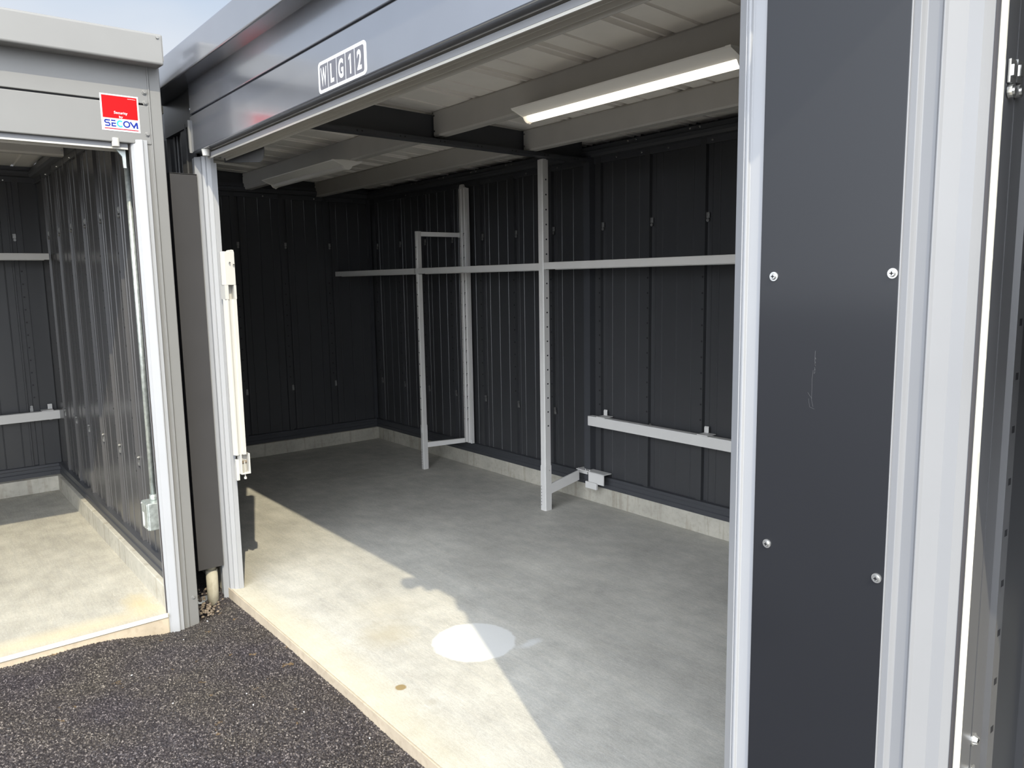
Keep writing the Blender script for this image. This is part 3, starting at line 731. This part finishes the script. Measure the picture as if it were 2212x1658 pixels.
def add_shading_shutter():  # added out of view to keep the sun off the right-hand column
    t = thing('shading_shutter', 'added grey slatted half shutter that shades the column of the right-hand garage', 'shutter')
    bm = bmesh.new(); pts = []; z = 1.44
    while z < 2.20: pts += [(0, z), (-.006, z+.006), (-.006, z+.070), (0, z+.076)]; z += .078
    prism(bm, ribbon(pts, -.004), lambda p, q, x: (x, .012+p, q), 6.642, 9.55); link('curtain', bm, 'fascia_left', t)
    link('bottom_bar', B((6.642, 9.55, -.004, .024, 1.415, 1.442)), 'silver', t, bevel=.002)
add_shading_shutter()

# pilaster panel
def pilaster():
    t = thing('pilaster_panel', 'large near-black steel panel with four silver screws', 'panel')
    link('face_sheet', B((6.146, 6.4015, -.010, .006, -.16, 2.60)), 'char', t, bevel=.001)
    bm = bmesh.new(); prism(bm, [(6.4015, -.001), (6.4015, -.010), (6.4030, -.009), (6.4030, -.001)], lambda p, q, z: (p, q, z), -.16, 2.55); link('edge_bead', bm, 'silver', t)
    for x, z in ((6.175, 1.599), (6.3915, 1.601), (6.176, 1.089), (6.389, 1.083)):
        pan_screw((x, -.0102, z), (0, -1, 0), r=.0085, h=.005, parent=t)
    # dry rub marks on the paint
    rs = random.Random(2); bm = bmesh.new()
    def stroke(pts, w):
        for (a, b), (c, d) in zip(pts, pts[1:]):
            v = Vector((c-a, d-b)); n = Vector((-v.y, v.x)).normalized()*w
            bm.faces.new([bm.verts.new((x, -.0104, z)) for x, z in ((a+n.x, b+n.y), (c+n.x, d+n.y), (c-n.x, d-n.y), (a-n.x, b-n.y))])
    k = .0007
    stroke([(6.262, 1.467), (6.2615, 1.450), (6.2625, 1.440)], .0004)
    stroke([(6.259, 1.432), (6.2575, 1.415), (6.2580, 1.398), (6.2575, 1.380), (6.2610, 1.366)], .0003)
    stroke([(6.250, 1.391), (6.2545, 1.385), (6.2585, 1.381)], .0003)
    stroke([(6.252, 1.380), (6.2545, 1.365), (6.2640, 1.362)], .00025)
    for _ in range(10):
        a = (6.2615+rs.uniform(-.001, .001), rs.uniform(1.425, 1.455)); stroke([a, (a[0]+.001, a[1]-.0015)], .0006)
    link('scratch_marks', bm, 'wall_light', t)
pilaster()
struct(link('trim_19', B((6.16, 6.44, .006, .06, -.16, 2.62)), 'rail'), 'dark structural column behind the near-black panel', 'column')
struct(link('trim_20', B((6.20, 6.40, -.038, .0, 2.245, 2.60)), 'fascia'), 'grey cover between the two lintel fascias', 'panel')

# door head track
def track(x0, x1, label, F=None):
    F = F or (lambda p, q, t_: (t_, p, q))
    t = thing('door_track', label, 'door track')
    bm = bmesh.new()
    prof = [(0, 2.206), (0, 2.232), (.090, 2.240), (.090, 2.206), (.086, 2.206), (.084, 2.218), (.072, 2.220), (.070, 2.212), (.066, 2.212), (.064, 2.224), (.044, 2.224), (.042, 2.214), (.038, 2.214), (.036, 2.222), (.008, 2.222), (.005, 2.206)]
    prism(bm, prof, F, x0, x1); link('track_profile', bm, 'track', t)
    bm = bmesh.new(); prism(bm, [(-.001, 2.214), (-.001, 2.232), (.002, 2.233), (.002, 2.214)], F, x0, x1); link('front_lip', bm, 'silver', t)
    return t
tk = track(3.075, 6.085, 'beige aluminium shutter track under the main lintel')
bm = bmesh.new(); cyl(bm, (3.115, -.020, 2.244), (3.115, -.020, 2.214), .020, 20, r2=.016); link('stopper', bm, 'white', tk)
bm = bmesh.new(); prism(bm, [(4.60, 2.2195), (4.66, 2.2205), (4.66, 2.2215), (4.60, 2.2215)], lambda p, q, y: (p, y, q), .046, .050); link('notch', bm, 'black', tk)
tk2 = track(-3.0, -.355, 'cream shutter track under the left garage lintel', lambda p, q, t_: (3.075-p, t_, q+.012))
bm = bmesh.new(); cyl(bm, (3.090, -.408, 2.262), (3.090, -.408, 2.226), .016, 20); link('stopper', bm, 'white', tk2)
bm = bmesh.new(); prism(bm, [(-.36, 2.24), (-.44, 2.235), (-.40, 2.222), (-.375, 2.19), (-.372, 2.14), (-.36, 2.14)], lambda p, q, x: (x, p, q), 3.035, 3.045); link('corner_bracket', bm, 'galv', tk2)
track(6.54, 6.63, 'beige aluminium shutter track over the right-hand opening')
struct(link('trim_21', B((2.97, 6.20, .005, .10, 2.243, 2.62)), 'purlin'), 'grey beam behind the main lintel fascia', 'beam')
struct(link('trim_22', B((6.52, 9.8, .005, .10, 2.243, 2.62)), 'purlin'), 'grey beam behind the right-hand lintel fascia', 'beam')
struct(link('trim_23', B((2.99, 3.04, -3.3, -.30, 2.255, 2.62)), 'purlin'), 'grey beam behind the left garage lintel fascia', 'beam')
def end_plate():
    z0 = 2.17; bm = bmesh.new(); pts = [(2.98, 2.30), (2.98, 2.21)]
    pts += [(3.44+.05*math.sin(a), 2.155+.05-.05*math.cos(a)) for a in [k*PI/16 for k in range(0, 9)]]
    pts += [(3.495, 2.30)]
    prism(bm, pts, lambda p, q, y: (p, y, q), .112, .118)
    o = link('shutter_end_plate', bm, 'wall_light', bevel=.001); tag(o, 'grey rounded plate hanging behind the left end of the main lintel', 'plate')
end_plate()

# cover plate and downpipe in the corner
def cover():
    t = thing('corner_cover', 'dark grey vertical cover plate between the two garages', 'cover plate')
    bm = bmesh.new(); prism(bm, [(2.955, -.020), (2.955, -.148), (2.90, -.148), (2.90, -.144), (2.951, -.144), (2.951, -.020)], lambda p, q, z: (p, q, z), .128, 2.146); link('plate', bm, 'cover', t, bevel=.001)
    link('top_lip', B((2.90, 2.955, -.148, -.020, 2.142, 2.147)), 'cover', t)
cover()
tag(link('downpipe', cyl(cyl(bmesh.new(), (2.895, -.066, -.12), (2.895, -.066, .10), .030, 28), (2.890, -.066, .09), (2.890, -.066, .30), .026, 24), 'pier', smooth=False), 'splashed round downpipe under the dark corner cover plate', 'downpipe')
for o in (bpy.data.objects['downpipe'],):
    for p in o.data.polygons: p.use_smooth = len(p.vertices) == 4

# left garage corner post
def corner_post():
    t = thing('corner_post', 'broad light grey corner post of the left garage', 'post')
    prof = [(3.093, -.278), (3.093, -.258), (3.098, -.255), (3.098, -.251), (3.093, -.248), (3.093, -.203), (3.090, -.200), (2.96, -.200), (2.96, -.215), (3.05, -.215), (3.05, -.278)]
    bm = bmesh.new(); prism(bm, prof, lambda p, q, z: (p, q, z), -.17, 2.60); link('post_body', bm, 'fascia_left', t, bevel=.0015)
    hex_bolt((3.093, -.222, .052), (1, 0, 0), 'fascia_left', t, r=.010)
corner_post()

# lit lock bar behind the main left jamb
def lock_unit():
    t = thing('shutter_balancer', 'sunlit cream metal balancer box standing behind the left jamb', 'shutter box')
    bm = bmesh.new()
    prof = [(3.035, .040), (3.070, .030), (3.094, .040), (3.094, .050), (3.086, .050), (3.086, .072), (3.094, .072), (3.094, .090), (3.035, .090)]
    prism(bm, prof, lambda p, q, z: (p, q, z), .735, 1.53); link('lower_channel', bm, 'white', t, bevel=.001)
    bm = bmesh.new()
    prism(bm, [(3.035, .040), (3.070, .029), (3.095, .040), (3.095, .091), (3.035, .091)], lambda p, q, z: (p, q, z), 1.60, 1.765); link('upper_cover', bm, 'white', t, bevel=.002)
    link('window_frame', B((3.035, 3.095, .034, .052, 1.53, 1.60), (3.035, 3.095, .080, .091, 1.53, 1.60), (3.035, 3.05, .052, .080, 1.53, 1.60)), 'white', t)
    bm = bmesh.new(); prism(bm, [(.064, 1.765), (.070, 1.772), (.078, 1.774), (.088, 1.772), (.088, 1.765)], lambda p, q, x: (x, p, q), 3.05, 3.095); link('top_tab', bm, 'white', t)
    bm = bmesh.new(); cyl(bm, (3.100, .082, 1.70), (3.106, .082, 1.70), .004, 10); cyl(bm, (3.100, .062, 1.71), (3.108, .062, 1.71), .004, 10); link('pin', bm, 'zinc', t)
    bm = bmesh.new(); box(bm, 3.05, 3.102, .056, .062, .64, .74); box(bm, 3.05, 3.102, .098, .104, .64, .74); box(bm, 3.05, 3.102, .056, .104, .634, .642); box(bm, 3.05, 3.06, .06, .10, .64, .74)
    link('foot_bracket', bm, 'white', t, bevel=.001)
    bm = bmesh.new(); cyl(bm, (3.085, .080, .70), (3.085, .080, .612), .003, 10); cyl(bm, (3.085, .080, .618), (3.085, .080, .606), .007, 12); link('adjuster_screw', bm, 'white', t)
    bm = bmesh.new(); cyl(bm, (3.06, .062, .69), (3.06, .100, .69), .008, 12); link('roller', bm, 'pebble', t)
    link('side_block', B((3.052, 3.075, .040, .056, .60, .71)), 'white', t, bevel=.002)
lock_unit()

# conduit and junction box in the left garage
def conduit():
    t = thing('conduit', 'galvanised vertical conduit pipe beside the left garage jamb', 'pipe')
    link('pipe', cyl(bmesh.new(), (2.870, -.318, .53), (2.870, -.318, 2.30), .0125, 20), 'galv', t, smooth=True)
    link('coupling', cyl(bmesh.new(), (2.870, -.318, .525), (2.870, -.318, .555), .019, 16), 'galv', t, smooth=True)
    t = thing('junction_box', 'galvanised junction box at the foot of the conduit', 'junction box')
    link('box_body', B((2.825, 2.935, -.362, -.296, .385, .525)), 'galv', t, bevel=.004)
    link('box_lid', B((2.828, 2.932, -.368, -.362, .388, .522)), 'galv', t, bevel=.002)
    link('paper_label', B((2.845, 2.870, -.3692, -.3681, .40, .47)), 'vinyl', t)
    for x, z in ((2.836, .512), (2.924, .398)): pan_screw((x, -.368, z), (0, -1, 0), r=.005, h=.003, parent=t)
conduit()

# ------------------------------------------------------------------ signs
def text_mesh(bm, txt, height, xf, mi, width=None, bold=.0):
    cu = bpy.data.curves.new('t', 'FONT'); cu.body = txt; cu.size = 1.; cu.offset = bold; cu.resolution_u = 4
    ob = bpy.data.objects.new('t', cu); C.objects.link(ob)
    dg = bpy.context.evaluated_depsgraph_get(); me = bpy.data.meshes.new_from_object(ob.evaluated_get(dg))
    C.objects.unlink(ob); bpy.data.objects.remove(ob)
    vs = np.array([v.co[:] for v in me.vertices]); mn, mx = vs.min(0), vs.max(0)
    s = height/(mx[1]-mn[1]); sx = s if width is None else width/(mx[0]-mn[0])
    ve = [bm.verts.new(xf((v[0]-mn[0])*sx-(mx[0]-mn[0])*sx/2, (v[1]-mn[1])*s-(mx[1]-mn[1])*s/2)) for v in vs]
    for p in me.polygons:
        try: f = bm.faces.new([ve[i] for i in p.vertices]); f.material_index = mi
        except ValueError: pass
    bpy.data.meshes.remove(me)
def rrect(w, h, r, n=6):
    pts = []
    for cx, cy, a0 in ((w/2-r, h/2-r, 0), (-w/2+r, h/2-r, 90), (-w/2+r, -h/2+r, 180), (w/2-r, -h/2+r, 270)):
        for k in range(n+1):
            a = math.radians(a0+90*k/n); pts.append((cx+r*math.cos(a), cy+r*math.sin(a)))
    return pts
def face(bm, pts, mi):
    f = bm.faces.new([bm.verts.new(p) for p in pts]); f.material_index = mi; return f
def unit_sign():
    cx, cz = 4.571, 2.302; w, h = .340, .104
    P = lambda a, b, d: (cx+a, -.040-d, cz+b)
    t = thing('unit_sign', 'white and grey WLG12 number plate on the main fascia', 'sign')
    bm = bmesh.new(); prism(bm, rrect(w, h, .016), lambda p, q, d: P(p, q, d), 0, .0015); link('plate', bm, 'vinyl', t)
    iw, ih = w-.022, h-.022
    cell = iw/5
    for i, ch in enumerate('WLG12'):
        a0 = -iw/2+cell*i+.0018; a1 = -iw/2+cell*(i+1)-.0018
        bm = bmesh.new(); r = .009
        pts = [(a0, -ih/2), (a1, -ih/2), (a1, ih/2), (a0, ih/2)]
        if i == 0:
            pts = [(a0+r, -ih/2), (a1, -ih/2), (a1, ih/2), (a0+r, ih/2)]+[(a0+r-r*math.sin(k*PI/12), ih/2-r+r*math.cos(k*PI/12)) for k in range(1, 7)]+[(a0+r-r*math.cos(k*PI/12), -ih/2+r-r*math.sin(k*PI/12)) for k in range(0, 6)]
        if i == 4:
            pts = [(a0, ih/2), (a0, -ih/2), (a1-r, -ih/2)]+[(a1-r+r*math.sin(k*PI/12), -ih/2+r-r*math.cos(k*PI/12)) for k in range(1, 7)]+[(a1-r+r*math.cos(k*PI/12), ih/2-r+r*math.sin(k*PI/12)) for k in range(0, 7)]
        face(bm, [P(a, b, .0018) for a, b in pts], 0); cellp = link('letter_cell', bm, 'signgrey', t)
        bm = bmesh.new(); m_ = (a0+a1)/2
        if ch == '1':
            Q = lambda a, b: P(m_+a, b, .0024)
            face(bm, [Q(.000, -.031), Q(.0085, -.031), Q(.0085, .031), Q(.001, .031), Q(.000, .024)], 0)
            face(bm, [Q(.0005, .031), Q(.0005, .0215), Q(-.0090, .0125), Q(-.0090, .0205)], 0)
        else: text_mesh(bm, ch, .062, lambda a, b: P(m_+a, b, .0024), 0, width={'W': .044, 'L': .026, 'G': .036, '1': .020, '2': .030}[ch], bold=.035 if ch != 'W' else .015)
        link('letter', bm, 'vinyl', cellp)
unit_sign()
def stroke_poly(bm, pts, w, P, mi):
    pts = [Vector(p) for p in pts]; n = len(pts); L_, R_ = [], []
    for i, p in enumerate(pts):
        d0 = (pts[i]-pts[i-1]).normalized() if i else (pts[1]-pts[0]).normalized()
        d1 = (pts[i+1]-pts[i]).normalized() if i < n-1 else d0
        n0 = Vector((-d0.y, d0.x)); n1 = Vector((-d1.y, d1.x)); m_ = (n0+n1).normalized(); k = w/2/max(.4, m_.dot(n0))
        L_.append(p+m_*k); R_.append(p-m_*k)
    for i in range(n-1): face(bm, [P(*q) for q in (L_[i], L_[i+1], R_[i+1], R_[i])], mi)
def arc(cx, cy, rx, ry, a0, a1, n=22):
    return [(cx+rx*math.cos(math.radians(a0+(a1-a0)*k/n)), cy+ry*math.sin(math.radians(a0+(a1-a0)*k/n))) for k in range(n+1)]
def security_sign():
    cy, cz = -.381, 2.371; w = .158; h = .158
    P = lambda d: (lambda a, b: (3.097+d, cy+a, cz+b))
    t = thing('security_sign', 'red and white security company sticker on the left fascia', 'sign')
    bm = bmesh.new(); prism(bm, [(-w/2, -h/2), (w/2, -h/2), (w/2, h/2), (-w/2, h/2)], lambda p, q, d: P(d)(p, q), 0, .0012); link('sticker', bm, 'vinyl', t)
    bm = bmesh.new(); q = P(.0016); face(bm, [q(-.0725, -.024), (q(.0725, -.024)), q(.0725, .073), q(-.0725, .073)], 0); rf = link('red_field', bm, 'red', t)
    bm = bmesh.new(); q = P(.0021)
    text_mesh(bm, 'Security', .0150, lambda a, b: q(a+.002, b-.0005), 0, width=.056, bold=.014)
    text_mesh(bm, 'by', .0125, lambda a, b: q(a+.002, b-.0175), 0, width=.016, bold=.014); link('small_lettering', bm, 'vinyl', rf)
    bm = bmesh.new()
    for k in range(9): face(bm, [q(.034+k*.0038, .0640), q(.0368+k*.0038, .0640), q(.0368+k*.0038, .0655), q(.034+k*.0038, .0655)], 0)
    link('fine_print', bm, 'vinyl', rf)
    q = P(.0017); y0, hh, s = -.0605, .029, .0058; yc = y0+hh/2
    bm = bmesh.new()
    # S: upper hook and lower hook
    stroke_poly(bm, [(-.044, y0+hh-s/2), (-.060, y0+hh-s/2)]+arc(-.060, yc+.0062, .0056, .0062, 90, 270, 10)+[(-.052, yc)]+arc(-.052, yc-.0062, .0056, .0062, 90, -90, 10)+[(-.066, y0+s/2)], s, q, 0)
    link('letter_s', bm, 'blue', t)
    bm = bmesh.new(); stroke_poly(bm, [(-.040, y0+hh-s/2), (-.022, y0+hh-s/2)], s, q, 0); stroke_poly(bm, [(-.021, yc), (-.037, yc), (-.037, y0+s/2), (-.021, y0+s/2)], s, q, 0); link('letter_e', bm, 'blue', t)
    bm = bmesh.new(); stroke_poly(bm, arc(-.0030, yc, .0118, .0118, 50, 310), .0064, P(.0020), 0); link('letter_c', bm, 'cyan', t)
    bm = bmesh.new(); stroke_poly(bm, arc(.0232, yc, .0120, .0120, 0, 360, 32), .0062, q, 0); link('letter_o', bm, 'blue', t)
    bm = bmesh.new(); stroke_poly(bm, [(.0385, y0+hh-.002), (.0530, y0+.004), (.0660, y0+hh-.003)], .0070, q, 0); stroke_poly(bm, [(.0660, y0+hh-.003), (.0675, y0-.0005)], .0072, P(.0020), 0); link('letter_m', bm, 'blue', t)
    bm = bmesh.new(); face(bm, [q(-.0685, -.0715), q(.0715, -.0715), q(.0715, -.0675), q(-.0685, -.0675)], 0); link('red_line', bm, 'red2', t)
security_sign()

# added unseen bracket under the eave, outlined to throw the stepped floor shadow
def shadow_bracket():
    yb = -.15
    outl = [(3.519, .90), (3.515, .850), (3.490, .82), (3.468, .777), (3.495, .742), (3.587, .714), (3.622, .728), (3.622, .765), (3.613, .788), (3.638, .798), (3.673, .781), (3.710, .784), (3.710, .830), (3.72, .862), (3.777, .868), (3.865, .862), (3.890, .825), (4.006, .766), (4.040, .788), (4.085, .766), (4.136, .723), (4.182, .727), (4.269, .697), (4.45, .97), (3.60, .97)]
    pts = []
    for sx, sy in outl:
        t_ = (sy-yb)/.385; pts.append((sx+1.02*t_, t_))
    bm = bmesh.new(); prism(bm, pts, lambda p, q, y: (p, y, q), yb-.012, yb)
    o = link('shadow_bracket', bm, 'galv'); tag(o, 'made-up stepped bracket under the eave, shaped to cast the floor shadow', 'bracket')
shadow_bracket()

# repeats of one kind share a group phrase
GROUPS = {'storage_shelf': 'grey storage shelves', 'roof_purlin': 'roof purlins', 'strip_lamp': 'strip lamps under the roof', 'door_jamb': 'silver door jambs',
          'lintel_fascia': 'lintel fascias', 'door_track': 'shutter tracks under the lintels', 'bumper_rail': 'bumper rails on the back walls',
          'guide_rail': 'shutter guide rails', 'shelf_post': 'free-standing shelf posts', 'eave_trim': 'roof eave trims'}
for o in list(C.objects):
    k = o.name.split('.')[0]
    if o.parent is None and k in GROUPS: o['group'] = GROUPS[k]
